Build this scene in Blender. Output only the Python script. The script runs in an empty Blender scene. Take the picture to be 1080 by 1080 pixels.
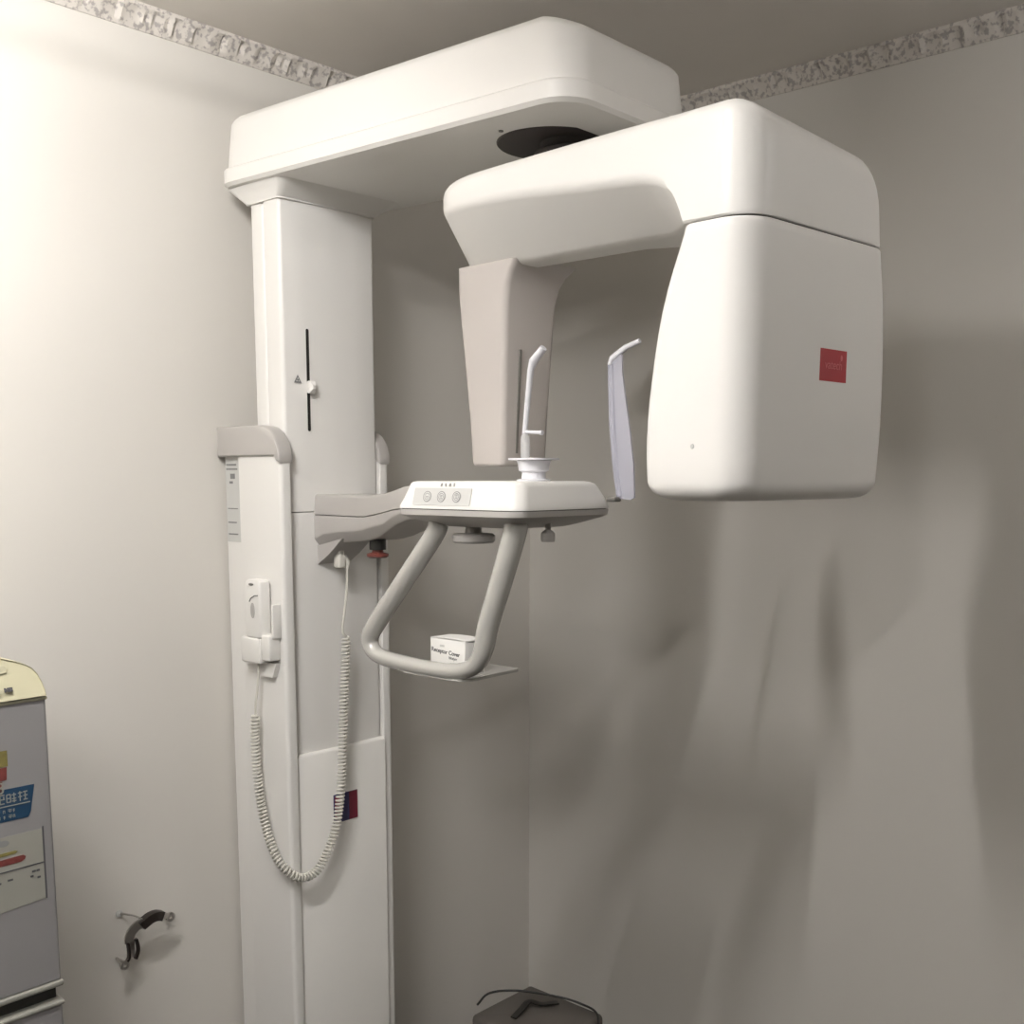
import bpy, bmesh, math, random
from mathutils import Vector, Matrix
random.seed(4)
V = Vector; PI = math.pi
scene = bpy.context.scene
C = scene.collection

# ------------------------------------------------------------------ camera
A = math.radians(42.0); T = math.radians(7.6)
fh = V((math.cos(A), math.sin(A), 0)); RT = V((math.sin(A), -math.cos(A), 0))
fw = fh*math.cos(T) - V((0, 0, 1))*math.sin(T); up = RT.cross(fw)
cd = bpy.data.cameras.new('camera'); cam = bpy.data.objects.new('camera', cd); C.objects.link(cam)
cam.matrix_world = Matrix(((RT.x, up.x, -fw.x, -1.384), (RT.y, up.y, -fw.y, -1.870), (RT.z, up.z, -fw.z, 1.6), (0, 0, 0, 1)))
cd.sensor_width = 36; cd.lens = 36*1165/1080; cd.shift_y = 117.5/1080; cd.clip_start = .02
scene.camera = cam
# ------------------------------------------------------------------ world, light, exposure
w = bpy.data.worlds.new('room_air'); scene.world = w; w.use_nodes = True
w.node_tree.nodes['Background'].inputs[0].default_value = (.9, .95, 1, 1)
w.node_tree.nodes['Background'].inputs[1].default_value = .15
LAMP_STRENGTH = 425.0; REAR_FILL_STRENGTH = 300.0; SIDE_STRENGTH = 62.0
LAMP_X0, LAMP_X1, LAMP_Y, LAMP_Z = -1.36, -0.76, -0.77, 2.39
scene.view_settings.view_transform = 'Standard'; scene.view_settings.look = 'None'
scene.view_settings.gamma = 1; scene.view_settings.exposure = 0.0
scene.view_settings.use_curve_mapping = False

# ------------------------------------------------------------------ materials
def mat(name, col, rough=.5, spec=.5, noise=0, nscale=8, bump=0, bscale=60, emit=None, es=0, coat=0, alpha=1, trans=0, metal=0, col2=None):
    m = bpy.data.materials.new(name); m.use_nodes = True
    nt = m.node_tree; b = nt.nodes['Principled BSDF']
    b.inputs['Base Color'].default_value = (*col, 1); b.inputs['Roughness'].default_value = rough
    b.inputs['Specular IOR Level'].default_value = spec; b.inputs['Metallic'].default_value = metal
    b.inputs['Coat Weight'].default_value = coat; b.inputs['Coat Roughness'].default_value = .08
    b.inputs['Alpha'].default_value = alpha; b.inputs['Transmission Weight'].default_value = trans
    tc = nt.nodes.new('ShaderNodeTexCoord')
    n = nt.nodes.new('ShaderNodeTexNoise'); n.inputs['Scale'].default_value = nscale; n.inputs['Detail'].default_value = 5
    nt.links.new(tc.outputs['Object'], n.inputs['Vector'])
    r = nt.nodes.new('ShaderNodeMix'); r.data_type = 'RGBA'
    c2 = col2 or tuple(c*(1-noise) for c in col)
    r.inputs[6].default_value = (*col, 1); r.inputs[7].default_value = (*c2, 1)
    nt.links.new(n.outputs['Fac'], r.inputs[0]); nt.links.new(r.outputs[2], b.inputs['Base Color'])
    if bump:
        n2 = nt.nodes.new('ShaderNodeTexNoise'); n2.inputs['Scale'].default_value = bscale
        nt.links.new(tc.outputs['Object'], n2.inputs['Vector'])
        bp = nt.nodes.new('ShaderNodeBump'); bp.inputs['Strength'].default_value = bump; bp.inputs['Distance'].default_value = .004
        nt.links.new(n2.outputs['Fac'], bp.inputs['Height']); nt.links.new(bp.outputs['Normal'], b.inputs['Normal'])
    if emit:
        b.inputs['Emission Color'].default_value = (*emit, 1); b.inputs['Emission Strength'].default_value = es
    return m
M = {}
M['wall'] = mat('painted_wall', (.68, .655, .61), .8, .2, .04, 1.6, .05, 20)
M['ceiling'] = mat('painted_ceiling', (.84, .80, .75), .85, .2, .12, 3, .1, 25)
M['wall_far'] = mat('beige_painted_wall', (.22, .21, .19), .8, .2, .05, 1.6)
M['floor'] = mat('floor_tile', (.07, .065, .055), .5, .4, .15, 4)
M['white'] = mat('white_enamel', (.80, .785, .755), .38, .4, .015, 5)
M['white2'] = mat('white_cover', (.80, .785, .75), .42, .4, .015, 5)
M['lgrey'] = mat('sensor_warm_grey', (.50, .465, .44), .4, .4, .03, 6)  # sensor housing only, set darker than the white covers
M['seam'] = mat('seam_dark', (.10, .095, .09), .8)
M['grey'] = mat('warm_grey_plastic', (.46, .44, .42), .38, .5, .03, 6)
M['handle'] = mat('glossy_grey_handle', (.47, .46, .43), .14, .7, .03, 6, coat=.8)
M['dgrey'] = mat('dark_grey_plastic', (.19, .18, .165), .45, .4, .05, 9)
M['black'] = mat('black_plastic', (.015, .014, .012), .45)
M['disc'] = mat('dark_brown_disc', (.035, .028, .025), .6)
M['red'] = mat('red_badge', (.42, .018, .03), .4, .5, .08, 30)
M['redtxt'] = mat('pale_red_print', (.62, .16, .18), .5)
M['blue'] = mat('dark_blue_print', (.035, .03, .11), .4)
M['maroon'] = mat('maroon_print', (.17, .015, .035), .4)
M['estop'] = mat('red_mushroom_button', (.17, .04, .03), .4)
M['sil'] = mat('silver_film', (.56, .56, .54), .4, .4)
M['ink'] = mat('grey_ink', (.20, .20, .20), .7)
M['dink'] = mat('dark_ink', (.06, .06, .065), .7)
M['paper'] = mat('white_paper', (.82, .81, .78), .7, .3, .03, 20)
M['trans'] = mat('translucent_white', (.80, .80, .84), .35, .4, .03, 10, trans=.1)
M['transblue'] = mat('frosted_support', (.62, .62, .71), .4, .4, .06, 10, alpha=.6, trans=.1)
M['clear'] = mat('clear_acrylic', (.75, .75, .75), .15, .5, .03, 10, alpha=.5)
M['cord'] = mat('off_white_cord', (.66, .64, .58), .45, .4, .03, 10)
M['fridge'] = mat('silver_grey_door', (.24, .232, .235), .4, .5, .06, 6)
M['cream'] = mat('cream_plastic', (.47, .445, .31), .4, .4, .03, 6)
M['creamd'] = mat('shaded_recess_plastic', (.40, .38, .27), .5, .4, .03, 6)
M['yellow'] = mat('yellow_print', (.22, .19, .06), .6, .4, .5, 90)
M['stickred'] = mat('red_print', (.17, .04, .035), .5, .5, .4, 90)
M['navy'] = mat('navy_print', (.012, .045, .095), .4, .5, .2, 30)
M['pale'] = mat('pale_label', (.27, .265, .235), .5, .4, .06, 20)
M['chrome'] = mat('brushed_metal', (.55, .52, .49), .35, .5, .1, 30, metal=.9)
M['rubber'] = mat('black_rubber', (.018, .012, .01), .45)
M['carton'] = mat('taupe_case', (.10, .09, .08), .6, .4, .1, 8)
M['tube'] = mat('lit_tube', (1, 1, 1), .5, emit=(1.0, .975, .955), es=LAMP_STRENGTH)
M['tube3'] = mat('lit_side_tube', (1, 1, 1), .5, emit=(1.0, .975, .955), es=SIDE_STRENGTH)
M['tube2'] = mat('rear_fill_tube', (1, 1, 1), .5, emit=(1.0, .975, .955), es=REAR_FILL_STRENGTH)
# cornice: white moulding mottled with a grey floral print
def cornice_mat():
    m = bpy.data.materials.new('patterned_cornice'); m.use_nodes = True; nt = m.node_tree
    b = nt.nodes['Principled BSDF']; b.inputs['Roughness'].default_value = .7
    tc = nt.nodes.new('ShaderNodeTexCoord'); n = nt.nodes.new('ShaderNodeTexNoise')
    n.inputs['Scale'].default_value = 95; n.inputs['Detail'].default_value = 3
    nt.links.new(tc.outputs['Object'], n.inputs['Vector'])
    r = nt.nodes.new('ShaderNodeValToRGB'); r.color_ramp.elements[0].position = .40; r.color_ramp.elements[1].position = .50
    r.color_ramp.elements[0].color = (.40, .37, .35, 1); r.color_ramp.elements[1].color = (.66, .62, .57, 1)
    nt.links.new(n.outputs['Fac'], r.inputs[0]); nt.links.new(r.outputs[0], b.inputs['Base Color'])
    return m
M['cornice'] = cornice_mat()

# ------------------------------------------------------------------ helpers
WL = {}
def wloc(o): return WL.get(o.name, V((0, 0, 0))) if o else V((0, 0, 0))
def empty(name, loc, label, cat, group=None):
    o = bpy.data.objects.new(name, None); C.objects.link(o); o.location = loc; o.empty_display_size = .1
    WL[o.name] = V(loc); o['label'] = label; o['category'] = cat
    if group: o['group'] = group
    return o
XF = [None]      # placing of the tray assembly
def mk(name, verts, faces, m, parent=None, kind=None, label=None, cat=None, angle=38):
    verts = [V(v) for v in verts]
    if XF[0]: verts = [XF[0](v) for v in verts]
    lo = V([min(v[i] for v in verts) for i in range(3)]); hi = V([max(v[i] for v in verts) for i in range(3)])
    c = (lo+hi)/2
    me = bpy.data.meshes.new(name); me.from_pydata([v-c for v in verts], [], faces)
    bm = bmesh.new(); bm.from_mesh(me)
    bmesh.ops.remove_doubles(bm, verts=bm.verts, dist=1e-6)
    bmesh.ops.recalc_face_normals(bm, faces=bm.faces)
    for f in bm.faces: f.smooth = True
    for e in bm.edges:
        if len(e.link_faces) == 2: e.smooth = e.calc_face_angle(0) < math.radians(angle)
    bm.to_mesh(me); bm.free()
    me.materials.append(m)
    o = bpy.data.objects.new(name, me); C.objects.link(o)
    o.parent = parent; o.location = c - wloc(parent); WL[o.name] = c
    if kind: o['kind'] = kind
    if label: o['label'] = label
    if cat: o['category'] = cat
    return o
class G:
    """collects geometry for one mesh"""
    def __init__(s): s.v = []; s.f = []
    def add(s, vs, fs):
        n = len(s.v); s.v += [V(v) for v in vs]; s.f += [[i+n for i in f] for f in fs]; return s
    def loft(s, secs, cap0=True, cap1=True, closed=True):
        k = len(secs[0]); vs = [p for q in secs for p in q]; fs = []
        for a in range(len(secs)-1):
            for i in range(k if closed else k-1):
                j = (i+1) % k; fs.append([a*k+i, a*k+j, (a+1)*k+j, (a+1)*k+i])
        if cap0: fs.append(list(range(k))[::-1])
        if cap1: fs.append([(len(secs)-1)*k+i for i in range(k)])
        return s.add(vs, fs)
    def rbox(s, lo, hi, r=.004, seg=3, ax=2):
        """box with rounded edges all round"""
        lo = V(lo); hi = V(hi); r = min(r, *[(hi[i]-lo[i])/2*.98 for i in range(3)])
        a, b = [i for i in range(3) if i != ax]
        secs = []
        for k in range(seg+1):
            t = k/seg*PI/2; ins = r*(1-math.sin(t)); z = lo[ax]+r*(1-math.cos(t))
            secs.append((ins, z))
        for k in range(seg+1):
            t = k/seg*PI/2; ins = r*(1-math.cos(t)); z = hi[ax]-r+r*math.sin(t)
            secs.append((ins, z))
        out = []
        for ins, z in secs:
            pl = rpoly([(lo[a]+ins, lo[b]+ins), (hi[a]-ins, lo[b]+ins), (hi[a]-ins, hi[b]-ins), (lo[a]+ins, hi[b]-ins)], [max(r-ins, r*.15)]*4, seg)
            q = []
            for p in pl:
                w_ = [0, 0, 0]; w_[a] = p[0]; w_[b] = p[1]; w_[ax] = z; q.append(w_)
            out.append(q)
        return s.loft(out)
    def tube(s, path, rad, n=12, cap=True, flat=None):
        path = [V(p) for p in path]
        if not hasattr(rad, '__len__'): rad = [rad]*len(path)
        t0 = (path[1]-path[0]).normalized(); nrm = t0.orthogonal().normalized()
        secs = []
        for i, p in enumerate(path):
            t = (path[min(i+1, len(path)-1)]-path[max(i-1, 0)]).normalized()
            nrm = (nrm - t*nrm.dot(t)).normalized(); bn = t.cross(nrm)
            secs.append([p+(nrm*math.cos(2*PI*k/n)+bn*math.sin(2*PI*k/n))*rad[i] for k in range(n)])
        return s.loft(secs, cap, cap)
    def lathe(s, prof, c, axis=(0, 0, 1), n=32):
        ax = V(axis).normalized(); a = ax.orthogonal().normalized(); b = ax.cross(a); c = V(c)
        return s.loft([[c+ax*h+(a*math.cos(2*PI*k/n)+b*math.sin(2*PI*k/n))*max(r, 1e-4) for k in range(n)] for r, h in prof])
    def prism(s, pts, d):
        d = V(d); return s.loft([[V(p) for p in pts], [V(p)+d for p in pts]])
    def out(s, name, m, parent=None, **k): return mk(name, s.v, s.f, m, parent, **k)
def rpoly(pts, rad, seg=5):
    """2D polygon with rounded corners"""
    out = []; n = len(pts)
    for i in range(n):
        p = V((*pts[i], 0)); a = V((*pts[i-1], 0)); b = V((*pts[(i+1) % n], 0))
        u = (a-p); v = (b-p); lu = u.length; lv = v.length
        if lu < 1e-9 or lv < 1e-9:
            out += [(p.x, p.y)]*(seg+1); continue
        u /= lu; v /= lv; ang = math.acos(max(-1, min(1, u.dot(v))))
        r = max(rad[i], 1e-5); d = min(r/math.tan(ang/2) if ang > .01 else 0, lu*.49, lv*.49); r = d*math.tan(ang/2)
        bis = (u+v)
        if bis.length < 1e-6 or d < 1e-7:
            out += [(p.x+u.x*1e-5*(seg/2-k)/seg, p.y+u.y*1e-5*(seg/2-k)/seg) for k in range(seg+1)]; continue
        c = p+bis.normalized()*(r/math.sin(ang/2)); s = p+u*d-c; e = p+v*d-c
        tot = s.angle(e); sg = 1 if s.cross(e).z > 0 else -1
        for k in range(seg+1):
            q = Matrix.Rotation(sg*tot*k/seg, 3, 'Z') @ s
            out.append((c.x+q.x, c.y+q.y))
    return out
def cat_rom(P, n=8):
    P = [V(p) for p in P]; Q = [P[0]*2-P[1]]+P+[P[-1]*2-P[-2]]; out = []
    for i in range(1, len(Q)-2):
        a, b, c, d = Q[i-1:i+3]
        for k in range(n):
            t = k/n; out.append(.5*((2*b)+(c-a)*t+(2*a-5*b+4*c-d)*t*t+(3*b-a-3*c+d)*t**3))
    out.append(P[-1]); return out
def lerp_tab(tab, x):
    if x <= tab[0][0]: return tab[0][1]
    for (a, p), (b, q) in zip(tab, tab[1:]):
        if x <= b: return p+(q-p)*(x-a)/(b-a)
    return tab[-1][1]
def shrink(sec, k):
    c = sum((V(p) for p in sec), V((0, 0, 0)))/len(sec); return [c+(V(p)-c)*k for p in sec]
def smooth_tab(tab, x):
    """Catmull-Rom through the table, x ascending"""
    if x <= tab[0][0]: return tab[0][1]
    if x >= tab[-1][0]: return tab[-1][1]
    for i in range(len(tab)-1):
        if tab[i][0] <= x <= tab[i+1][0]:
            x1, y1 = tab[i]; x2, y2 = tab[i+1]
            x0, y0 = tab[i-1] if i else (2*x1-x2, 2*y1-y2)
            x3, y3 = tab[i+2] if i+2 < len(tab) else (2*x2-x1, 2*y2-y1)
            h = x2-x1; m1 = (y2-y0)/(x2-x0)*h; m2 = (y3-y1)/(x3-x1)*h; t = (x-x1)/h
            return (2*t**3-3*t*t+1)*y1+(t**3-2*t*t+t)*m1+(-2*t**3+3*t*t)*y2+(t**3-t*t)*m2
def text(name, body, size, origin, xd, ud, m, parent, ext=.0004, italic=0, align='LEFT', bold=0):
    cu = bpy.data.curves.new(name, 'FONT'); cu.body = body; cu.size = size; cu.extrude = ext; cu.align_x = align; cu.align_y = 'CENTER'
    cu.shear = italic; cu.offset = bold
    t = bpy.data.objects.new(name+'_src', cu); C.objects.link(t)
    me = bpy.data.meshes.new_from_object(t.evaluated_get(bpy.context.evaluated_depsgraph_get()))
    xd = V(xd).normalized(); ud = V(ud).normalized(); nd = xd.cross(ud); o = V(origin)
    vs = [o+xd*v.co.x+ud*v.co.y+nd*v.co.z for v in me.vertices]; fs = [list(p.vertices) for p in me.polygons]
    bpy.data.objects.remove(t); bpy.data.meshes.remove(me)
    return mk(name, vs, fs, m, parent)
def card(g, o, xd, ud, x0, x1, y0, y1, t=.0006, off=.0003, r=0):
    """thin plate lying on a face: o + xd*x + ud*y"""
    xd = V(xd).normalized(); ud = V(ud).normalized(); nd = xd.cross(ud); o = V(o)
    pts = rpoly([(x0, y0), (x1, y0), (x1, y1), (x0, y1)], [max(r, 1e-5)]*4, 4) if r else [(x0, y0), (x1, y0), (x1, y1), (x0, y1)]
    g.prism([o+xd*a+ud*b+nd*off for a, b in pts], nd*t)

# ------------------------------------------------------------------ the room
XR, YL, XB, YF, ZC = .99, .20, -3.9, -4.6, 2.502
def box(lo, hi):
    g = G(); (a, b, c), (d, e, f) = lo, hi
    return g.add([(a, b, c), (d, b, c), (d, e, c), (a, e, c), (a, b, f), (d, b, f), (d, e, f), (a, e, f)],
                 [(0, 3, 2, 1), (4, 5, 6, 7), (0, 1, 5, 4), (1, 2, 6, 5), (2, 3, 7, 6), (3, 0, 4, 7)])
S = dict(kind='structure')
box((XB, YF, -.1), (XR, YL, 0)).out('floor', M['floor'], **S)
box((XB, YF, ZC), (XR, YL, ZC+.1)).out('ceiling', M['ceiling'], **S)
box((XB-.1, YL, -.1), (XR+.1, YL+.1, ZC+.1)).out('wall_left', M['wall'], **S)
box((XR, YF-.1, -.1), (XR+.1, YL, ZC+.1)).out('wall_right', M['wall'], **S)
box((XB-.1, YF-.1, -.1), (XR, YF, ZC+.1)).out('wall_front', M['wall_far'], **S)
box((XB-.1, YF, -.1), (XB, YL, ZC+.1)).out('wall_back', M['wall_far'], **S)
def cornice(name, p0, p1, inw):
    """moulding along the wall head, small leaf-like bumps on its face"""
    p0 = V(p0); p1 = V(p1); d = p1-p0; L = d.length; d.normalize(); inw = V(inw)
    prof = [(0, -.042), (.003, -.042), (.005, -.038), (.009, -.033), (.013, -.025), (.018, -.017), (.025, -.011), (.029, -.007), (.029, 0), (0, 0)]
    n = int(L/.009); secs = []
    for k in range(n+1):
        b = .0035*math.sin(k*1.9)*math.cos(k*.73) + random.uniform(-.0012, .0012)
        q = []
        for i, (a, z) in enumerate(prof):
            bb = b if 3 <= i <= 6 else 0
            q.append(p0+d*(L*k/n)+inw*(a+bb)+V((0, 0, z-bb)))
        secs.append(q)
    G().loft(secs).out(name, M['cornice'], **S)
cornice('trim_1', (XB, YL, ZC), (XR, YL, ZC), (0, -1, 0))
cornice('trim_2', (XR, YL, ZC), (XR, YF, ZC), (-1, 0, 0))

# ------------------------------------------------------------------ ceiling lamps (main one just above the frame, rear one added as fill)
def batten(x0, x1, y, z, m, label):
    lamp = empty('ceiling_lamp', ((x0+x1)/2, y, ZC), label, 'ceiling lamp', 'ceiling lamps')
    G().rbox((x0-.02, y-.02, ZC-.030), (x1+.02, y+.02, ZC-.001), .006).out('lamp_housing', M['white'], lamp)
    G().tube([(x0, y, z), (x1, y, z)], .013, 16).out('fluorescent_tube', m, lamp)
    for x in (x0-.006, x1+.006): G().rbox((x-.008, y-.014, z-.016), (x+.008, y+.014, ZC-.026), .003).out('tube_holder', M['white'], lamp)
batten(LAMP_X0, LAMP_X1, LAMP_Y, LAMP_Z, M['tube'], 'white fluorescent batten lamp on the ceiling in front of the left wall')
batten(-2.2, -1.6, -1.75, 2.40, M['tube2'], 'unseen white batten lamp added on the ceiling behind the camera for fill light')  # added fill lamp, out of view, brightens the right wall and tube head
batten(.40, .90, -2.15, 2.36, M['tube3'], 'short dim batten lamp on the ceiling near the right wall')

# ------------------------------------------------------------------ the x-ray machine
X = empty('panoramic_xray_machine', (.12, .1, 0), 'tall white dental panoramic x-ray machine with rotating arm, standing against the left wall', 'x-ray machine')

# base column: two cheeks joined by a spine, open channel towards the room
g = G()
prof = rpoly([(-.028, .125), (-.028, -.022), (-.003, -.022), (-.003, .125)], [.003, .009, .003, .001])
g.loft([[(x, y, z) for x, y in prof] for z in (0, 1.645)])
prof = rpoly([(.250, .125), (.250, -.006), (.275, -.006), (.275, .125)], [.001, .003, .008, .003])
g.loft([[(x, y, z) for x, y in prof] for z in (0, 1.645)])
prof = rpoly([(-.017, .190), (-.017, .118), (.264, .118), (.264, .190)], [.003]*4)
g.loft([[(x, y, z) for x, y in prof] for z in (0, 1.645)])
base = g.out('base_column', M['white'], X)
def cap(x0, x1, yf):
    pts = [(.195, 1.640), (.195, 1.703), (.09, 1.7035), (yf+.060, 1.703), (yf+.040, 1.699), (yf+.022, 1.688), (yf+.008, 1.672), (yf-.001, 1.652), (yf-.004, 1.634), (yf-.001, 1.626), (yf+.006, 1.629), (yf+.012, 1.640)]
    secs = []
    for x, i in ((x0, .006), (x0+.002, .002), (x0+.006, 0), (x1-.006, 0), (x1-.002, .002), (x1, .006)):
        cy = sum(p[0] for p in pts)/len(pts); cz = 1.665
        secs.append([(x, cy+(y-cy)*(1-i*8), cz+(z-cz)*(1-i*22)) for y, z in pts])
    return G().loft(secs)
cap(-.034, .003, -.022).out('end_cap', M['grey'], base, label='grey plastic cap on the left cheek of the column')
cap(.247, .280, -.006).out('end_cap', M['grey'], base, label='grey plastic cap on the right cheek of the column')
# rating label on the left of the spine
g = G(); card(g, (-.0175, .186, 1.46), (0, -1, 0), (0, 0, 1), 0, .050, 0, .175)
g.out('rating_label', M['sil'], base, label='narrow grey rating label')
for k, (a, b, z, h) in enumerate([(.004, .040, 1.622, .0035), (.004, .044, 1.613, .003), (.018, .034, 1.594, .011), (.014, .026, 1.584, .005), (.006, .042, 1.53, .002), (.006, .036, 1.50, .003), (.006, .040, 1.475, .003)]):
    g = G(); card(g, (-.0183, .186, z), (0, -1, 0), (0, 0, 1), a, b, 0, h); g.out('label_print', M['ink'], base)
# front panel of the fixed base
g = G()
pr = rpoly([(-.003, .0), (-.003, -.014), (.2485, -.014), (.2485, .0)], [.001, .004, .004, .001])
g.loft([[(x, y, z) for x, y in pr] for z in (0, 1.006)]+[[(x*.994+.0007, y*.75, 1.011) for x, y in pr], [(x*.99+.001, y*.3, 1.013) for x, y in pr]])
fp = g.out('front_panel', M['white2'], X)
def on_front(g, x0, x1, z0, z1, y=-.0143, t=.0008, r=0): card(g, (0, y, 0), (1, 0, 0), (0, 0, 1), x0, x1, z0, z1, t, 0, r)
g = G(); on_front(g, .094, .1605, .845, .909); g.out('badge', M['blue'], fp, label='dark blue and maroon badge')
g = G(); on_front(g, .137, .1605, .8455, .9085, y=-.0152); on_front(g, .097, .115, .853, .905, y=-.0152); g.out('badge_print', M['maroon'], fp)

# moving carriage: upper and lower cover with the seam between
def carriage(z0, z1, name):
    pr = rpoly([(0, .05), (0, .0), (.06, -.0035), (.125, -.005), (.19, -.0035), (.247, .0), (.247, .05)], [.001, .009, .3, .3, .3, .009, .001], 4)
    return G().loft([[(x, y, z) for x, y in pr] for z in (z0, z1)]).out(name, M['white'], X)
cu = carriage(1.5265, 2.152, 'carriage_cover')
carriage(.55, 1.5245, 'lower_carriage_cover')
prof = rpoly([(.003, .100), (.003, .057), (.244, .057), (.244, .100)], [.008]*4)
G().loft([[(x, y, z) for x, y in prof] for z in (.5, 2.152)]).out('lift_column', M['white'], X)
prof = [(.008, .06), (.008, .045), (.239, .045), (.239, .06)]
G().loft([[(x, y, z) for x, y in prof] for z in (.5, 2.150)]).out('column_seal', M['dgrey'], X)
yf = -.0035
g = G(); card(g, (0, yf, 0), (1, 0, 0), (0, 0, 1), .0575, .0645, 1.692, 1.899, .0008, .0002, .0034)
g.out('alignment_slot', M['black'], cu)
g = G(); g.loft([[(.0575, yf, 1.770), (.0645, yf, 1.770), (.0645, yf, 1.793), (.0575, yf, 1.793)],
                 [(.054, yf-.012, 1.768), (.069, yf-.012, 1.768), (.069, yf-.012, 1.794), (.054, yf-.012, 1.794)],
                 [(.058, yf-.020, 1.777), (.064, yf-.020, 1.777), (.064, yf-.020, 1.785), (.058, yf-.020, 1.785)]])
g.out('slider_knob', M['white'], cu)
g = G(); g.prism([(.025, yf-.0002, 1.789), (.0435, yf-.0002, 1.789), (.0343, yf-.0002, 1.805)], (0, -.0007, 0)); st = g.out('warning_triangle', M['ink'], cu)
g = G()
for k in range(3):
    a = PI/2+k*2*PI/3; cx, cz = .0343+.0032*math.cos(a), 1.7945+.0032*math.sin(a)
    g.prism([(cx+.0017*math.cos(t*PI/4), yf-.001, cz+.0017*math.sin(t*PI/4)) for t in range(8)], (0, -.0004, 0))
g.out('triangle_print', M['sil'], cu)

# overhead canopy
CAN_TOP = [(-.80, 2.272), (-.74, 2.290), (-.66, 2.311), (-.56, 2.329), (-.46, 2.339), (-.30, 2.341), (-.10, 2.336), (.06, 2.324), (.16, 2.312)]
def canopy_sec(i, z, il=0):
    pl = rpoly([(-.040+i+il, .158-i), (-.040+i+il, -.775+i), (.330-i, -.775+i), (.322-i, .158-i)], [max(.05-i*.4, .004), max(.060-i*.4, .01), max(.075-i*.5, .03), .03], 10)
    q = []
    for x, y in pl:
        zz = z
        if z > 2.2083:
            top = smooth_tab(CAN_TOP, y); b0 = 2.2085+(y+.3)*.022; q.append((x, y, b0+(z-2.2085)/.1065*(top-b0)))
        else: q.append((x, y, zz+(y+.3)*.022))
    return q
levels = [(.022, 2.170), (.006, 2.172), (.0, 2.178), (.0, 2.203), (.002, 2.206), (.007, 2.2085)]
secs = [canopy_sec(i, z) for i, z in levels]+[canopy_sec(i, z) for i, z in [(.0075, 2.215), (.010, 2.25), (.013, 2.285)]]
for k in range(1, 6):
    t = k/5*PI/2; secs.append(canopy_sec(.013+.026*(1-math.cos(t)), 2.292+.023*math.sin(t)))
for i in (.06, .09, .12): secs.append(canopy_sec(i, 2.315))
can = G().loft(secs).out('overhead_canopy', M['white'], X, angle=30)
lo_ = rpoly([(-.004, .108), (-.004, -.008), (.251, -.008), (.251, .108)], [.01, .012, .012, .01], 5)
hi_ = rpoly([(-.026, .145), (-.026, -.050), (.285, -.060), (.285, .145)], [.02]*4, 5)
G().loft([[(x, y, 2.1465) for x, y in lo_], [(x, y, 2.1485) for x, y in lo_], [(x, y, 2.178) for x, y in hi_]]).out('column_collar', M['white'], can)
zu = 2.165
G().lathe([(.001, 0), (.098, 0), (.100, .002), (.100, .012), (.001, .012)], (.136, -.60, 2.1615), n=48).out('pivot_opening', M['disc'], can, label='dark round pivot opening')
for x, y in ((.012, -.578), (-.008, -.672)):
    G().lathe([(.001, 0), (.004, 0), (.004, .004), (.001, .004)], (x+.012, y, 2.162), n=12).out('screw', M['dgrey'], can)

# rotating arm, local frame u (towards the tube head), v (across), z
g4 = math.radians(4); AU = V((-math.sin(g4), -math.cos(g4), 0)); AV = V((math.cos(g4), -math.sin(g4), 0)); AO = V((-.02, -.5, 0))
def P(u, v, z): return AO+AU*u+AV*v+V((0, 0, z))
SEAM = 1.9445
zc_tab = [(-.12, 2.052), (.15, 2.040), (.30, 2.026), (.40, 2.017), (.432, 2.011), (.455, 2.001), (.470, 1.988), (.480, 1.970), (.486, SEAM+.012), (.488, SEAM+.0035), (.62, SEAM+.0035)]
zb_tab = [(-.12, 1.960), (.40, 1.957), (.452, 1.956), (.474, 1.951), (.486, SEAM), (.62, SEAM)]
c_tab = [(-.12, .100), (.40, .100), (.45, .060), (.475, .026), (.486, .008), (.488, .0035), (.62, .0035)]
W_tab = [(-.01, .25), (.30, .26), (.40, .31), (.47, .365), (.50, .377), (.62, .379)]
def arm_sec(u, i=0., ib=None):
    zt = 2.098; zc = smooth_tab(zc_tab, u); zb = lerp_tab(zb_tab, u); c = max(lerp_tab(c_tab, u), i+.001); Wd = lerp_tab(W_tab, u)
    if ib is None: ib = i
    hw = Wd/2; f = 1.0
    if u < .12: f = max(0, 1-((.12-u)/.1935)**3.6)**(1/3.6); f = max(f, .02); c *= f; e = hw*(1-f); i0 = i; i = i+e; c += e
    hd = max(0, min(1, (u-.36)/.12)); rt = .03+.08*hd; drop = .022*hd
    it = i-(Wd/2*(1-f)) if u < .12 else i
    pts = [(i, zt-it*.9-.03*(1-f)), (Wd-i-.014*hd, zt-it*.9-drop-.03*(1-f)), (Wd-i, zc+.001), (Wd-max(c, i), zb+ib+.012*(1-f)), (max(c, i+.001), zb+ib+.012*(1-f)), (i, zc)]
    pl = rpoly(pts, [.022, rt, .02 if u < .46 else .001, .03 if u < .46 else .0005, .035 if u < .46 else .0005, .022 if u < .46 else .0005], 7)
    return [P(u, v, z) for v, z in pl]
secs = []
for k in range(12):
    secs.append(arm_sec(.12-.1933*math.cos(k/12*PI/2)**.6))
for u in [.12, .15, .20, .25, .30, .34, .37, .40, .42, .435, .445, .455, .463, .470, .475, .480, .484, .4865, .489, .51, .53, .55]:
    secs.append(arm_sec(u))
for k in range(1, 9):
    t = k/8*PI/2; r = .050; secs.append(arm_sec(.55+r*math.sin(t), r*(1-math.cos(t))*.92, 0))
secs.append(shrink(secs[-1], .9))
arm = G().loft(secs).out('rotating_arm', M['white'], X, angle=50)
G().lathe([(.06, -.035), (.06, .045), (.05, .05), (.05, .064)], (.15, -.62, 2.1), n=40).out('pivot_shaft', M['disc'], arm)
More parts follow.
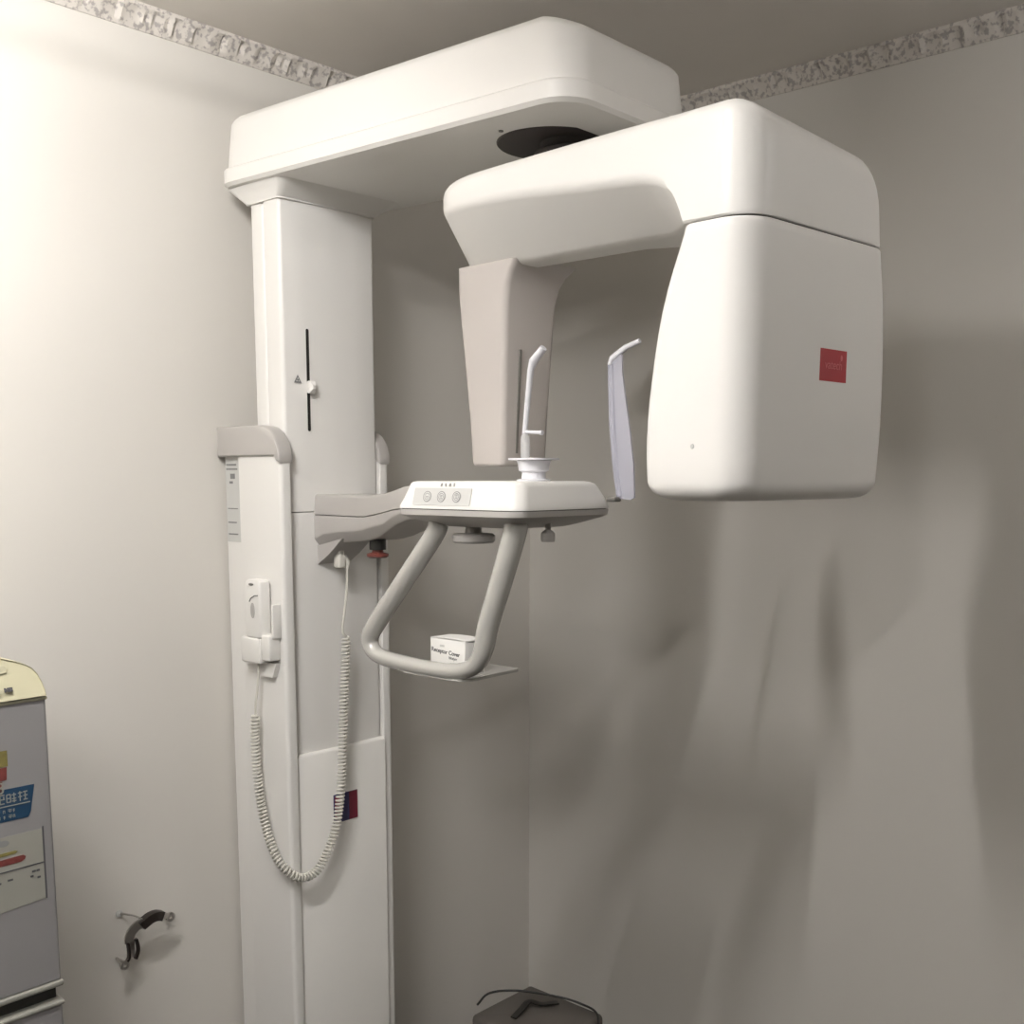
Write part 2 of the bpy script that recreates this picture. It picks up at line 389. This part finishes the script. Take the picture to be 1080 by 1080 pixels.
# dark line of the joint and the tube head below it
u0_tab = [(1.560, .434), (1.575, .4285), (1.603, .423), (1.671, .423), (1.738, .430), (1.816, .4435), (1.867, .458), (1.909, .474), (1.930, .482), (1.9445, .486)]
W0_tab = [(1.560, .392), (1.60, .398), (1.70, .404), (1.85, .396), (1.9445, .379)]
def head_sec(z, i=0.):
    u0 = smooth_tab(u0_tab, z)+i; Wd = smooth_tab(W0_tab, z)-i; u1 = .600-i
    if z < 1.80: u1 -= (1.80-z)*.008
    pl = rpoly([(u0, i), (u1, i), (u1, Wd), (u0, Wd)], [.020, .050, .045, .03], 8)
    return [P(u, v, z) for u, v in pl]
secs = []
for k in range(7):
    t = k/6*PI/2; secs.append(head_sec(1.565+.030*(1-math.sin(t)) if False else 1.565+.026*(1-math.cos(t)), .026*(1-math.sin(t))))
for z in [1.62, 1.65, 1.68, 1.71, 1.74, 1.77, 1.80, 1.83, 1.86, 1.885, 1.905, 1.92, 1.93, 1.940]: secs.append(head_sec(z))
secs.append(head_sec(1.9425, .0015)); secs.insert(0, shrink(secs[0], .9))
head = G().loft(secs).out('tube_head', M['white'], arm, angle=50)
G().loft([head_sec(1.9415, .004), head_sec(1.9455, .004)]).out('joint_gasket', M['seam'], arm)
# red badge on the outer face of the head
o = P(.6006, 0, 0)
g = G(); card(g, P(.5985, .184, 1.737), AV, (0, 0, 1), 0, .0745, 0, .046, .0014, 0)
bd = g.out('logo_badge', M['red'], arm, label='small red square badge')
text('logo_print', 'vatech', .0185, P(.6003, .221, 1.7605), AV, (0, 0, 1), M['redtxt'], arm, .0002, .1, 'CENTER')
g = G(); g.prism([P(.6003, .2425+.0032*math.cos(a), 1.772+.0045*math.sin(a)) for a in [k*PI/5 for k in range(10)]], AU*.0004); g.out('logo_flame', M['redtxt'], arm)
G().lathe([(.001, 0), (.0035, 0), (.003, .0008), (.001, .0008)], P(.514, -.0002, 1.641), -AV, 14).out('cover_screw', M['sil'], arm)
# sensor housing hanging from the other end of the beam
def sens(z, k):
    u0 = -.080+.036*k; u1 = .047-.008*k; v0 = .085; v1 = .217-.018*k
    pl = rpoly([(u0, v0), (u1, v0), (u1, v1), (u0, v1)], [.012, .012, .012, .012], 5)
    return pl
secs = []
for z, k, ex in [(1.618, 1.0, -.004), (1.620, 1.0, -.001), (1.624, .99, 0), (1.70, .80, 0), (1.80, .45, 0), (1.86, .22, 0), (1.90, .08, 0), (1.93, .0, .004), (1.95, 0, .012), (1.968, 0, .026)]:
    pl = sens(z, k); cu_ = sum(p[0] for p in pl)/len(pl); cv_ = sum(p[1] for p in pl)/len(pl)
    secs.append([P(u+(ex if u > cu_ else (min(ex, 0)*-1 if ex < 0 else 0)), v+(ex if v > cv_ else (-ex if ex < 0 else 0)), z) for u, v in pl])
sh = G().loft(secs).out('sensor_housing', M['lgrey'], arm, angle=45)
g = G(); g.prism([P(.0425, .121, 1.82), P(.0425, .126, 1.82), P(.0365, .122, 1.64), P(.0365, .117, 1.64)], AU*.004); g.out('sensor_slot', M['dgrey'], arm)

# support bracket from the carriage to the tray
TRAY_SHIFT = V((-.1107, -.1496, .128))
def tray_place(v): return v*.92+TRAY_SHIFT
def neck_place(v):
    t = max(0, min(1, (-.13-v.y)/.2)); t = t*t*(3-2*t); return v.lerp(tray_place(v), t)
XF[0] = neck_place
def br_sec(y, x0, x1, z0, z1, ch, r=.006):
    pl = rpoly([(x0+ch, z0), (x1-ch, z0), (x1, z0+ch*1.2), (x1, z1), (x0, z1), (x0, z0+ch*1.2)], [.008, .008, .008, r, r, .008], 4)
    return [(x, y, z) for x, z in pl]
rows = [(-.003, .068, .205, 1.447, 1.519, 1.562), (-.03, .068, .205, 1.458, 1.519, 1.562), (-.08, .069, .205, 1.464, 1.5185, 1.562), (-.135, .070, .205, 1.468, 1.518, 1.561), (-.155, .070, .205, 1.471, 1.518, 1.5605),
        (-.185, .071, .204, 1.478, 1.522, 1.562), (-.22, .068, .202, 1.492, 1.528, 1.566), (-.255, .060, .200, 1.506, 1.534, 1.572), (-.30, .045, .200, 1.516, 1.538, 1.580), (-.36, .03, .20, 1.522, 1.540, 1.585)]
g = G(); g.loft([br_sec(y, a, b, z0, zm-.0006, .018 if y > -.2 else .012, .001) for y, a, b, z0, zm, z1 in rows])
bl = g.out('support_bracket', M['grey'], X, angle=30)
g = G(); g.loft([[(x, y, z) for x, z in rpoly([(a, zm+.0010), (b, zm+.0010), (b, z1), (a+.004, z1)], [.001, .001, .006, .006], 4)] for y, a, b, z0, zm, z1 in rows])
g.out('bracket_cover', M['grey'], bl, angle=30)
g = G(); g.prism([(.075, -.004, 1.4545), (.075, -.085, 1.472), (.075, -.040, 1.437), (.075, -.004, 1.415)], (.085, 0, 0)); g.out('cord_bracket', M['grey'], bl)
G().lathe([(.001, 0), (.017, 0), (.017, .022), (.001, .022)], (.115, -.150, 1.4505), n=24).out('emergency_stop_base', M['black'], bl)
G().lathe([(.001, 0), (.018, .0), (.0225, .003), (.0225, .008), (.012, .011), (.011, .016), (.001, .016)], (.115, -.150, 1.434), n=28).out('emergency_stop_button', M['estop'], bl, label='red emergency stop button')

XF[0] = tray_place
# chin rest tray
def tray_sec(i, il, z, ir=0):
    pl = rpoly([(.0+i, -.338-il), (.0+i, -.637+i), (.262-i-ir, -.637+i), (.262-i-ir, -.338-i)], [.012, .030, .018, .015], 7)
    return [(x, y, z) for x, y in pl]
ts = G().loft([tray_sec(.0, 0, 1.5415), tray_sec(.0, .0, 1.546), tray_sec(.004, .008, 1.560, .002), tray_sec(.009, .017, 1.580, .012), tray_sec(.0105, .020, 1.586, .018), tray_sec(.0135, .023, 1.5895, .026), tray_sec(.019, .028, 1.591, .032)]).out('chin_rest_tray', M['white'], X, angle=30)
G().loft([tray_sec(.060, .06, 1.508), tray_sec(.045, .045, 1.512), tray_sec(.008, .008, 1.5255), tray_sec(.001, .001, 1.530), tray_sec(.0, 0, 1.538), tray_sec(.0, 0, 1.5398)]).out('tray_base', M['grey'], ts, angle=30)
G().loft([tray_sec(.003, .003, 1.5390), tray_sec(.003, .003, 1.5420)]).out('tray_seam', M['seam'], ts)
# control panel on the slanted left face
FU = V((.0095, 0, .040)).normalized(); FO = V((.0030, 0, 1.5475))
FO = V((.0010, 0, 1.548)) 
g = G(); card(g, FO, (0, -1, 0), FU, .380, .524, 0, .0315, .0010, .0005, .002)
cp = g.out('control_panel', M['sil'], ts, label='silver membrane control panel')
ND = V((0, -1, 0)).cross(FU)
for yy in (.416, .452, .490):
    G().lathe([(.001, 0), (.0098, 0), (.0095, .0012), (.001, .0014)], FO+V((0, -yy, 0))+FU*.0155+ND*.0012, ND, 24).out('button', M['sil'], ts)
for k, yy in enumerate((.416, .452, .490)):
    g = G(); c0 = FO+V((0, -yy, 0))+FU*.0155+ND*.0026
    n = 24; ring = []
    for r0, r1 in ((.0098, .0086), (.0064, .0054)):
        vs = []; fs = []
        for i in range(n):
            a = 2*PI*i/n; e = V((0, -math.cos(a), 0))+FU*math.sin(a); vs += [c0+e*r0, c0+e*r1]
        for i in range(n): j = (i+1) % n; fs.append([2*i, 2*j, 2*j+1, 2*i+1])
        g.add(vs, fs)
    for q in range(2+k): card(g, c0-ND*.0002, (0, -1, 0), FU, -.003, .003, -.003+q*.0025, -.002+q*.0025, .0003, 0)
    g.out('button_print', M['ink'], ts)
g = G()
for i in range(4):
    x0 = .444+i*.0105
    for q in range(3): card(g, FO, (0, -1, 0), FU, x0+random.uniform(0, .002), x0+.0065-random.uniform(0, .002), .0345+q*.002, .0355+q*.002, .0004, .0006)
    card(g, FO, (0, -1, 0), FU, x0+.003, x0+.004, .034, .0405, .0004, .0006)
g.out('panel_caption', M['ink'], ts)
# knobs under the tray
G().lathe([(.001, 0), (.036, 0), (.040, .004), (.040, .013), (.036, .017), (.016, .018), (.014, .032), (.001, .032)], (.085, -.452, 1.478), n=36).out('round_knob', M['grey'], ts)
G().lathe([(.001, 0), (.0115, 0), (.0125, .003), (.0125, .015), (.009, .019), (.0055, .021), (.0055, .034), (.001, .034)], (.122, -.600, 1.484), n=20).out('clamp_knob', M['grey'], ts)
# handle loop
hp = cat_rom([(.05, -.395, 1.520), (.05, -.385, 1.493), (.05, -.300, 1.400), (.05, -.217, 1.310), (.05, -.196, 1.278), (.05, -.205, 1.256), (.05, -.235, 1.244), (.05, -.300, 1.239), (.05, -.370, 1.237), (.05, -.440, 1.240), (.05, -.485, 1.255), (.05, -.508, 1.285), (.05, -.522, 1.335), (.05, -.555, 1.42), (.05, -.585, 1.502), (.05, -.588, 1.522)], 8)
n = len(hp); rr = []
for i, p in enumerate(hp):
    rr.append(lerp_tab([(1.237, .0155), (1.26, .0165), (1.31, .0195), (1.52, .0215)], p.z) if i > n/2 else lerp_tab([(1.237, .0155), (1.27, .0175), (1.31, .019), (1.52, .019)], p.z))
hd = G().tube(hp, rr, 20).out('patient_handle', M['handle'], X, label='glossy grey hand grip loop')
g = G(); pr = rpoly([(.040, -.300), (.040, -.474), (.200, -.464), (.200, -.300)], [.006, .03, .008, .008], 4)
g.loft([[(x, y, z) for x, y in pr] for z in (1.2235, 1.2295)]); g.out('shelf_plate', M['handle'], hd)
# chin cup, clear stem and bite stick
cx, cy = .12, -.568
g = G(); g.lathe([(.001, 0), (.030, 0), (.031, .003), (.022, .0045), (.021, .016), (.027, .019), (.0285, .030), (.031, .0365), (.028, .0375), (.001, .036)], (cx, cy, 1.5905), n=32)
cup = g.out('chin_cup', M['trans'], X)
g = G(); pr = rpoly([(cx-.036, cy+.040), (cx-.036, cy-.040), (cx+.036, cy-.040), (cx+.036, cy+.040)], [.02]*4, 5)
g.loft([[(x, y, z) for x, y in pr] for z in (1.628, 1.6315)]); g.out('cup_flange', M['trans'], cup)
g = G(); g.tube([(cx, -.548, 1.6315), (cx, -.548, 1.668), (cx, -.548, 1.676)], [.0085, .0085, .005], 16); g.out('clear_stem', M['clear'], cup)
g = G()
def stick(w_): return cat_rom(w_, 5)
pp = [(cx, -.546, 1.672), (cx, -.553, 1.73), (cx, -.560, 1.785), (cx, -.566, 1.800), (cx, -.590, 1.822)]
rad = [.0045, .005, .0058, .0080, .0065]
g.tube(pp, rad, 12); g.out('bite_stick', M['trans'], cup)
g = G(); g.tube([(cx, -.549, 1.678), (cx, -.585, 1.676)], .0033, 10); g.tube([(cx, -.584, 1.676), (cx, -.588, 1.6757)], .0045, 10); g.out('cross_pin', M['trans'], cup)
# temple support at the right end of the tray
def ts_(p): return V(p)
g = G()
ax = .262
prof = [(-.628, 1.808), (-.624, 1.800), (-.628, 1.70), (-.637, 1.62), (-.647, 1.562), (-.655, 1.5585), (-.678, 1.557), (-.687, 1.561), (-.684, 1.62), (-.675, 1.68), (-.664, 1.74), (-.656, 1.785), (-.655, 1.822), (-.640, 1.814)]
g.loft([[(x, y+(x-ax)*.1, z) for y, z in prof] for x in (ax-.002, ax+.003)])
g.tube([(ax, -.632, 1.800), (ax, -.637, 1.70), (ax+.002, -.648, 1.60), (ax+.002, -.655, 1.563)], [.005, .0055, .006, .007], 10)
tsup = g.out('temple_support', M['transblue'], X, label='frosted plastic head support blade')
g = G(); g.tube([(ax, -.628, 1.800), (ax, -.633, 1.811), (ax+.001, -.662, 1.829), (ax+.002, -.692, 1.838)], [.005, .0065, .0055, .0045], 10); g.out('support_tip', M['trans'], tsup)
g = G(); g.rbox((.246, -.655, 1.553), (.266, -.634, 1.562), .003); g.out('support_mount', M['dgrey'], tsup)

XF[0] = None
# holder for the hand switch, on the column cheek
g = G()
g.rbox((-.062, .020, 1.214), (-.0285, .086, 1.268), .004)
g.rbox((-.058, -.008, 1.222), (-.0285, .020, 1.276), .004)
g.rbox((-.050, -.012, 1.268), (-.0285, -.004, 1.340), .003)
g.prism([(-.0285, -.006, 1.216), (-.0285, .060, 1.216), (-.0285, .045, 1.185), (-.0285, .008, 1.185)], (-.012, 0, 0))
g.rbox((-.036, .012, 1.228), (-.0285, .100, 1.262), .003)
g.out('switch_holder', M['white2'], X, label='white holder for the hand switch')

# ------------------------------------------------------------------ hand switch with coiled cord (rests in the holder)
HS = empty('hand_exposure_switch', (-.05, .045, 1.2), 'white hand held exposure switch with curly cord, hanging in the holder on the column side', 'hand switch')
g = G(); pr = rpoly([(-.0605, .016), (-.0605, .070), (-.032, .070), (-.032, .016)], [.006]*4, 4)
g.loft([[(x*.96-.002, .043+(y-.043)*.9, 1.2695) for x, y in pr], [(x, y, 1.272) for x, y in pr], [(x, y, 1.375) for x, y in pr], [(x+.001, .043+(y-.043)*.92, 1.384) for x, y in pr], [(x*.9-.004, .043+(y-.043)*.7, 1.388) for x, y in pr]])
g.out('switch_body', M['white'], HS)
def oval(cy_, cz_, ry, rz, m, nm, x=-.0608):
    G().prism([(x, cy_+ry*math.cos(2*PI*k/24), cz_+rz*math.sin(2*PI*k/24)) for k in range(24)], (-.0012, 0, 0)).out(nm, m, HS)
oval(.041, 1.325, .0065, .016, M['grey'], 'push_button')
oval(.044, 1.379, .008, .0025, M['dgrey'], 'indicator')
g = G(); g.tube([(-.0608, .052, 1.343), (-.0612, .046, 1.350), (-.0612, .034, 1.356), (-.0608, .022, 1.357)], .0012, 8); g.out('grip_line', M['ink'], HS)
path = cat_rom([(-.055, .052, 1.104), (-.052, .060, 1.04), (-.050, .056, .950), (-.052, .035, .875), (-.055, -.005, .810), (-.042, -.035, .776), (-.012, -.042, .759), (.024, -.042, .765), (.052, -.042, .797), (.078, -.042, .850), (.094, -.040, .920), (.101, -.040, 1.0), (.105, -.042, 1.10), (.110, -.044, 1.18), (.113, -.046, 1.262)], 14)
# resample by length, then wind the coil
L = [0]
for a, b in zip(path, path[1:]): L.append(L[-1]+(b-a).length)
def at(s):
    for i in range(len(L)-1):
        if s <= L[i+1]: t = (s-L[i])/(L[i+1]-L[i]); return path[i].lerp(path[i+1], t)
    return path[-1]
pitch = .0078; turns = int(L[-1]/pitch); per = 10; N = turns*per; hx = []
nr = V((1, 0, 0)); prev = at(0)
for k in range(N+1):
    s = L[-1]*k/N; p = at(s); t = (at(min(s+.003, L[-1]))-at(max(s-.003, 0))).normalized()
    nr = (nr-t*nr.dot(t)).normalized(); bn = t.cross(nr); a = 2*PI*k/per
    rh = .0078*min(1, .3+k/per, .3+(N-k)/per); hx.append(p+(nr*math.cos(a)+bn*math.sin(a))*rh)
g = G(); g.tube([hx[i] for i in range(len(hx))], .0025, 6)
g.tube(cat_rom([(-.048, .045, 1.218), (-.050, .046, 1.17), (-.054, .050, 1.13), (-.055, .052, 1.100)], 5), .0027, 8)
g.tube(cat_rom([(.113, -.046, 1.258), (.103, -.046, 1.275), (.109, -.046, 1.31), (.117, -.046, 1.36), (.118, -.047, 1.405), (.116, -.047, 1.412)], 6), .0028, 8)
g.out('coiled_cord', M['cord'], HS)
g = G(); g.loft([[(x, y, z) for x, y in rpoly([(.094-d, -.032+d), (.094-d, -.052-d), (.112+d, -.052-d), (.112+d, -.032+d)], [.003]*4, 3)] for z, d in ((1.408, -.002), (1.410, 0), (1.432, 0), (1.436, -.002), (1.4525, -.002))])
g.tube([(.112, -.047, 1.432), (.121, -.047, 1.42), (.118, -.047, 1.405)], [.005, .006, .0045], 10)
g.out('cord_plug', M['cord'], HS)

# ------------------------------------------------------------------ small carton on the shelf plate
XF[0] = tray_place
BX = empty('carton', tuple(tray_place(V((.1, -.39, 1.2297)))), 'small white printed carton standing on the shelf plate inside the handle loop', 'box')
x0, x1, y0, y1, z0, z1 = .077, .130, -.436, -.343, 1.2300, 1.2915
G().rbox((x0, y0, z0), (x1, y1, z1), .0012, 2).out('carton_body', M['paper'], BX)
n = 8; top = []
for k in range(n+1):
    t = k/n; top.append((y0+(y1-y0)*t, z1+.0002+.0022*math.sin(PI*t)**.8+.001))
g = G(); g.loft([[(x, y, z) for y, z in top]+[(x, y, z-.0009) for y, z in reversed(top)] for x in (x0, x1-.002)]); g.out('lid_flap', M['paper'], BX)
text('carton_print', 'Receptor Cover', .0115, (x0-.0002, y1-.003, 1.2700), (0, -1, -.07), (0, 0, 1), M['dink'], BX, .0002, bold=.0002)
text('carton_print', 'bitejer', .0085, (x0-.0002, y1-.050, 1.2575), (0, -1, -.07), (0, 0, 1), M['dink'], BX, .0002)
g = G(); card(g, (x0, y1, 1.2765), (0, -1, 0), (0, 0, 1), .026, .038, 0, .004, .0003, .0001); g.out('carton_mark', M['sil'], BX)
g = G(); g.prism([(x0+.004, y0-.0002, z1-.001), (x1-.001, y0-.0002, z1-.001), (x1-.001, y0-.0002, z1-.004), (x0+.025, y0-.0002, z1-.003)], (0, -.0004, 0)); g.out('lid_gap', M['dink'], BX)

XF[0] = None
# ------------------------------------------------------------------ refrigerator
FR = empty('refrigerator', (-.86, 0, 0), 'silver grey two door refrigerator with cream top against the left wall', 'refrigerator')
FX0, FX1 = -1.12, -.6135
G().rbox((FX0, -.150, .02), (FX1, .17, 1.262), .004).out('cabinet', M['fridge'], FR)
def door(z0, z1, name):
    pr = rpoly([(FX0, -.152), (FX0, -.200), (FX1, -.200), (FX1, -.152)], [.002, .006, .006, .002], 4)
    return G().loft([[(x, y*1.0, z) for x, y in pr] for z in (z0, z1)]).out(name, M['fridge'], FR)
dr = door(.7985, 1.2560, 'upper_door'); dl = door(.06, .7545, 'lower_door')
def strip(z, name, h=.010, y=-.204, m='pale'):
    g = G(); g.rbox((FX0, y, z), (FX1+.0015, -.150, z+h), .003); g.out(name, M[m], FR)
strip(.7865, 'door_trim'); strip(.7545, 'door_trim', .008); strip(1.2550, 'door_trim', .006, -.2025, 'creamd')
g = G(); g.rbox((FX0+.004, -.185, .7605), (FX1-.004, -.150, .7880), .001); g.out('handle_groove', M['black'], FR)
# cream cap, rounded shoulder
tab = [(-.6150, 1.262), (-.6155, 1.272), (-.6175, 1.284), (-.6215, 1.297), (-.6275, 1.3065), (-.637, 1.313), (-.650, 1.3185), (-.662, 1.3225), (-.672, 1.3260), (-.690, 1.3275), (-.80, 1.329), (FX0+.05, 1.3275), (FX0+.01, 1.31), (FX0, 1.262)]
secs = []
for y, s, dz in [(-.2035, .955, 0), (-.2055, .975, 0), (-.2035, .99, 0), (-.195, 1.0, 0), (.16, 1.0, 0), (.17, .97, 0)]:
    secs.append([(-.867+(x+.867)*(1 if s > .97 else .998), y+(z-1.262)*(.40 if y < -.1 else 0), 1.262+(z-1.262)*s) for x, z in tab])
tp = G().loft(secs).out('top_cap', M['cream'], FR, angle=50)
g = G(); pr = rpoly([(-.80, 1.3025), (-.6665, 1.3025), (-.6665, 1.3135), (-.80, 1.3135)], [.005]*4, 5)
g.loft([[(x, -.2035+(z-1.262)*.40-.0005, z) for x, z in pr], [(x, -.2035+(z-1.262)*.40-.0022, z) for x, z in pr]]); g.out('grip_recess', M['creamd'], tp)
text('cap_print', 'Energy', .0085, (-.6805, -.2026, 1.2785), (1, 0, 0), (0, .3, 1), M['creamd'], tp, .0006, align='RIGHT')
text('cap_print', '\u25a0\u25a0\u25a0' if False else 'MEI', .0080, (-.6780, -.2026, 1.2785), (1, 0, 0), (0, .3, 1), M['dink'], tp, .0006, bold=.0007)
# stickers on the upper door
FY = -.2003
def fcard(g, x0_, x1_, z0_, z1_, lv=0): card(g, (0, FY-lv*.0006, 0), (1, 0, 0), (0, 0, 1), x0_, x1_, z0_, z1_, .0005, 0)
def fpoly(g, pts, lv=0): g.prism([(x, FY-lv*.0006, z) for x, z in pts], (0, -.0005, 0))
g = G(); fpoly(g, [(-.76, 1.160), (-.679, 1.1615), (-.679, 1.186), (-.76, 1.187)]); g.out('yellow_sticker', M['yellow'], dr, label='yellow and red sticker')
g = G(); fpoly(g, [(-.76, 1.139), (-.682, 1.1405), (-.681, 1.160), (-.76, 1.160)], 0)
fpoly(g, [(-.6995, 1.118), (-.6905, 1.118), (-.6890, 1.139), (-.6995, 1.139)], 0); g.out('sticker_band', M['stickred'], dr)
text('sticker_print', '3', .026, (-.6985, FY-.0012, 1.128), (1, 0, 0), (0, 0, 1), M['pale'], dr)
g = G(); fpoly(g, [(-.80, 1.076), (-.6525, 1.0755), (-.648, 1.084), (-.6405, 1.1255), (-.80, 1.1275)]); g.out('blue_sticker', M['navy'], dr, label='blue promotional sticker with white characters')
random.seed(11); g = G()
def glyph(g, x, z, w_, h_, pat, th=.0016):
    for (a, b, c, d) in pat: fcard(g, x+a*w_-(.0 if c > a else th/2), x+max(c, a)*w_+(.0 if c > a else th/2), z+b*h_-(th/2 if d == b else 0), z+max(d, b)*h_+(th/2 if d == b else 0), 1)
H_ = lambda z: (0.05, z, .95, z)
pats = [[(0, .85, .45, .85), (.2, 0, .2, 1), (0, .45, .42, .45), (.55, .9, 1, .9), (.75, .1, .75, .9), (.55, .5, 1, .5), (.55, .08, 1, .08)],
        [(0, .9, .4, .9), (0, .1, 0, .9), (.4, .1, .4, .9), (0, .5, .4, .5), (0, .1, .4, .1), (.55, .8, 1, .8), (.78, 0, .78, 1), (.55, .4, 1, .4), (.55, .15, 1, .15)],
        [(0, .95, 1, .95), (.5, .05, .5, .95), (0, .5, 1, .5), (.05, .05, .95, .05), (.1, .5, .1, .8), (.9, .5, .9, .8)]]
for i in range(6): glyph(g, -.6500-.0175*(i+1)+.001, 1.1035, .0145, .0150, pats[i % 3])
fcard(g, -.70, -.6485, 1.0985, 1.1000, 1); fcard(g, -.78, -.71, 1.0985, 1.1000, 1)
for i in range(14): glyph(g, -.668-.0075*(i+1), 1.0885, .006, .0055, pats[(i*2) % 3][:3], .0008)
for i in range(14): glyph(g, -.668-.0075*(i+1), 1.0795, .006, .0055, pats[(i+1) % 3][:3], .0008)
g.out('sticker_characters', M['pale'], dr)
g = G(); fpoly(g, [(-.82, .925), (-.632, .9385), (-.6315, 1.0520), (-.82, 1.052)]); g.out('energy_label', M['pale'], dr, label='pale energy label with dark rules and a red bar')
g = G(); fpoly(g, [(-.6325, .938), (-.6300, .938), (-.6300, 1.0555), (-.6325, 1.0555)], 1); fpoly(g, [(-.82, .9945), (-.6325, .9965), (-.6325, .9985), (-.82, .9965)], 1)
for a, b, z in [(-.652, -.646, .9855), (-.645, -.640, .9855), (-.644, -.639, .974), (-.69, -.682, .981), (-.71, -.70, .979), (-.655, -.650, .978)]: fcard(g, a, b, z, z+.003, 1)
g.out('label_rules', M['dink'], dr)
g = G(); fpoly(g, [(-.80, 1.0045), (-.668, 1.0075), (-.662, 1.0105), (-.660, 1.0145), (-.664, 1.0175), (-.80, 1.0155)], 1); g.out('red_bar', M['stickred'], dr)
g = G(); fpoly(g, [(-.80, 1.0190), (-.676, 1.0225), (-.672, 1.0255), (-.676, 1.0275), (-.80, 1.0255)], 1); g.out('orange_bar', M['yellow'], dr)
g = G(); g.prism([(-.6935+.009*math.cos(k*PI/8), FY-.0006, 1.042+.005*math.sin(k*PI/8)) for k in range(16)], (0, -.0005, 0)); g.out('round_mark', M['ink'], dr)

# ------------------------------------------------------------------ bent metal clip bracket on the left wall
HK = empty('wall_clip', (-.26, .2, .65), 'small bent metal pipe clip with black rubber sleeve sticking out of the left wall', 'clip')
def band(pts, wdt, thk, name, m, d=(0, 0, 1)):
    pts = cat_rom(pts, 6); d = V(d); g = G(); secs = []
    for i, p in enumerate(pts):
        t = (pts[min(i+1, len(pts)-1)]-pts[max(i-1, 0)]).normalized(); n_ = t.cross(V((0, -1, 0))).normalized(); b_ = V((0, -1, 0))
        secs.append([p+n_*wdt/2+b_*thk/2, p-n_*wdt/2+b_*thk/2, p-n_*wdt/2-b_*thk/2, p+n_*wdt/2-b_*thk/2])
    return g.loft(secs).out(name, m, HK)
band([(-.234, .150, .690), (-.248, .147, .6955), (-.262, .147, .6945), (-.274, .149, .688), (-.282, .151, .683)], .019, .018, 'rubber_sleeve', M['rubber'])
band([(-.238, .151, .689), (-.222, .155, .685), (-.212, .160, .679)], .011, .004, 'metal_strap', M['chrome'])
band([(-.276, .150, .688), (-.290, .152, .684), (-.300, .155, .674), (-.304, .158, .661), (-.303, .162, .650)], .021, .004, 'metal_strap', M['chrome'])
band([(-.300, .163, .654), (-.297, .168, .640), (-.296, .170, .627), (-.298, .168, .614)], .017, .004, 'metal_strap', M['chrome'])
band([(-.308, .158, .650), (-.3055, .160, .636), (-.305, .161, .620), (-.310, .161, .612)], .0048, .008, 'rubber_edge', M['rubber'])
band([(-.290, .158, .655), (-.2855, .160, .640), (-.285, .161, .625), (-.291, .161, .611)], .0052, .008, 'rubber_edge', M['rubber'])
def ring(c, r, ri, name):
    g = G(); n = 20; c = V(c); secs = []
    for k in range(n+1):
        a = 2*PI*k/n; e = V((math.cos(a), 0, math.sin(a))); secs.append([c+e*r+V((0, -.002, 0)), c+e*ri+V((0, -.002, 0)), c+e*ri+V((0, .002, 0)), c+e*r+V((0, .002, 0))])
    g.loft(secs, False, False).out(name, M['chrome'], HK)
ring((-.209, .159, .677), .0100, .0045, 'screw_eye'); ring((-.316, .160, .606), .0098, .0045, 'screw_eye')
for c0, nm in (((-.207, .150, .677), 'screw'), ((-.312, .150, .607), 'screw')):
    g = G(); g.tube([V(c0)+V((0, .012, 0)), (c0[0], .2015, c0[2])], .003, 10); g.out(nm, M['chrome'], HK)
g = G(); g.lathe([(.001, 0), (.007, .001), (.0075, .004), (.001, .005)], (-.303, .2005, .702), (0, -1, 0), 16); g.out('wall_plug', M['sil'], HK)
g = G(); g.tube([(-.300, .196, .702), (-.283, .170, .699), (-.274, .152, .692)], .002, 8); g.out('wire_link', M['chrome'], HK)

# ------------------------------------------------------------------ case on the floor in the corner
CS = empty('storage_case', (.5, -.2, 0), 'dim taupe box with a thin black cable, standing on the floor in the corner', 'box')
bx0, bx1, by0, by1, bz = .42, .64, -.35, -.11, .312
g = G(); g.rbox((bx0, by0, 0), (bx1, by1, bz), .014, 4); g.out('case_body', M['carton'], CS)
band_ = cat_rom([(.470, -.205, bz+.003), (.505, -.200, bz+.010), (.545, -.190, bz+.012), (.560, -.215, bz+.008), (.600, -.235, bz+.004)], 6)
g = G(); secs = []
for i, p in enumerate(band_):
    t = (band_[min(i+1, len(band_)-1)]-band_[max(i-1, 0)]).normalized(); n_ = t.cross(V((0, 0, 1))).normalized()
    secs.append([p+n_*.008, p-n_*.008, p-n_*.008+V((0, 0, .003)), p+n_*.008+V((0, 0, .003))])
g.loft(secs).out('carry_strap', M['black'], CS)
CB = G().tube(cat_rom([(.46, -.095, bz+.004), (.50, -.100, bz+.022), (.55, -.150, bz+.026), (.60, -.235, bz+.020), (.625, -.290, bz+.010), (.622, -.338, bz+.004), (.605, -.358, bz-.03), (.60, -.362, bz-.12), (.60, -.37, .1), (.61, -.40, .004), (.66, -.46, .004)], 8), .0028, 10).out('cable', M['black'], CS)
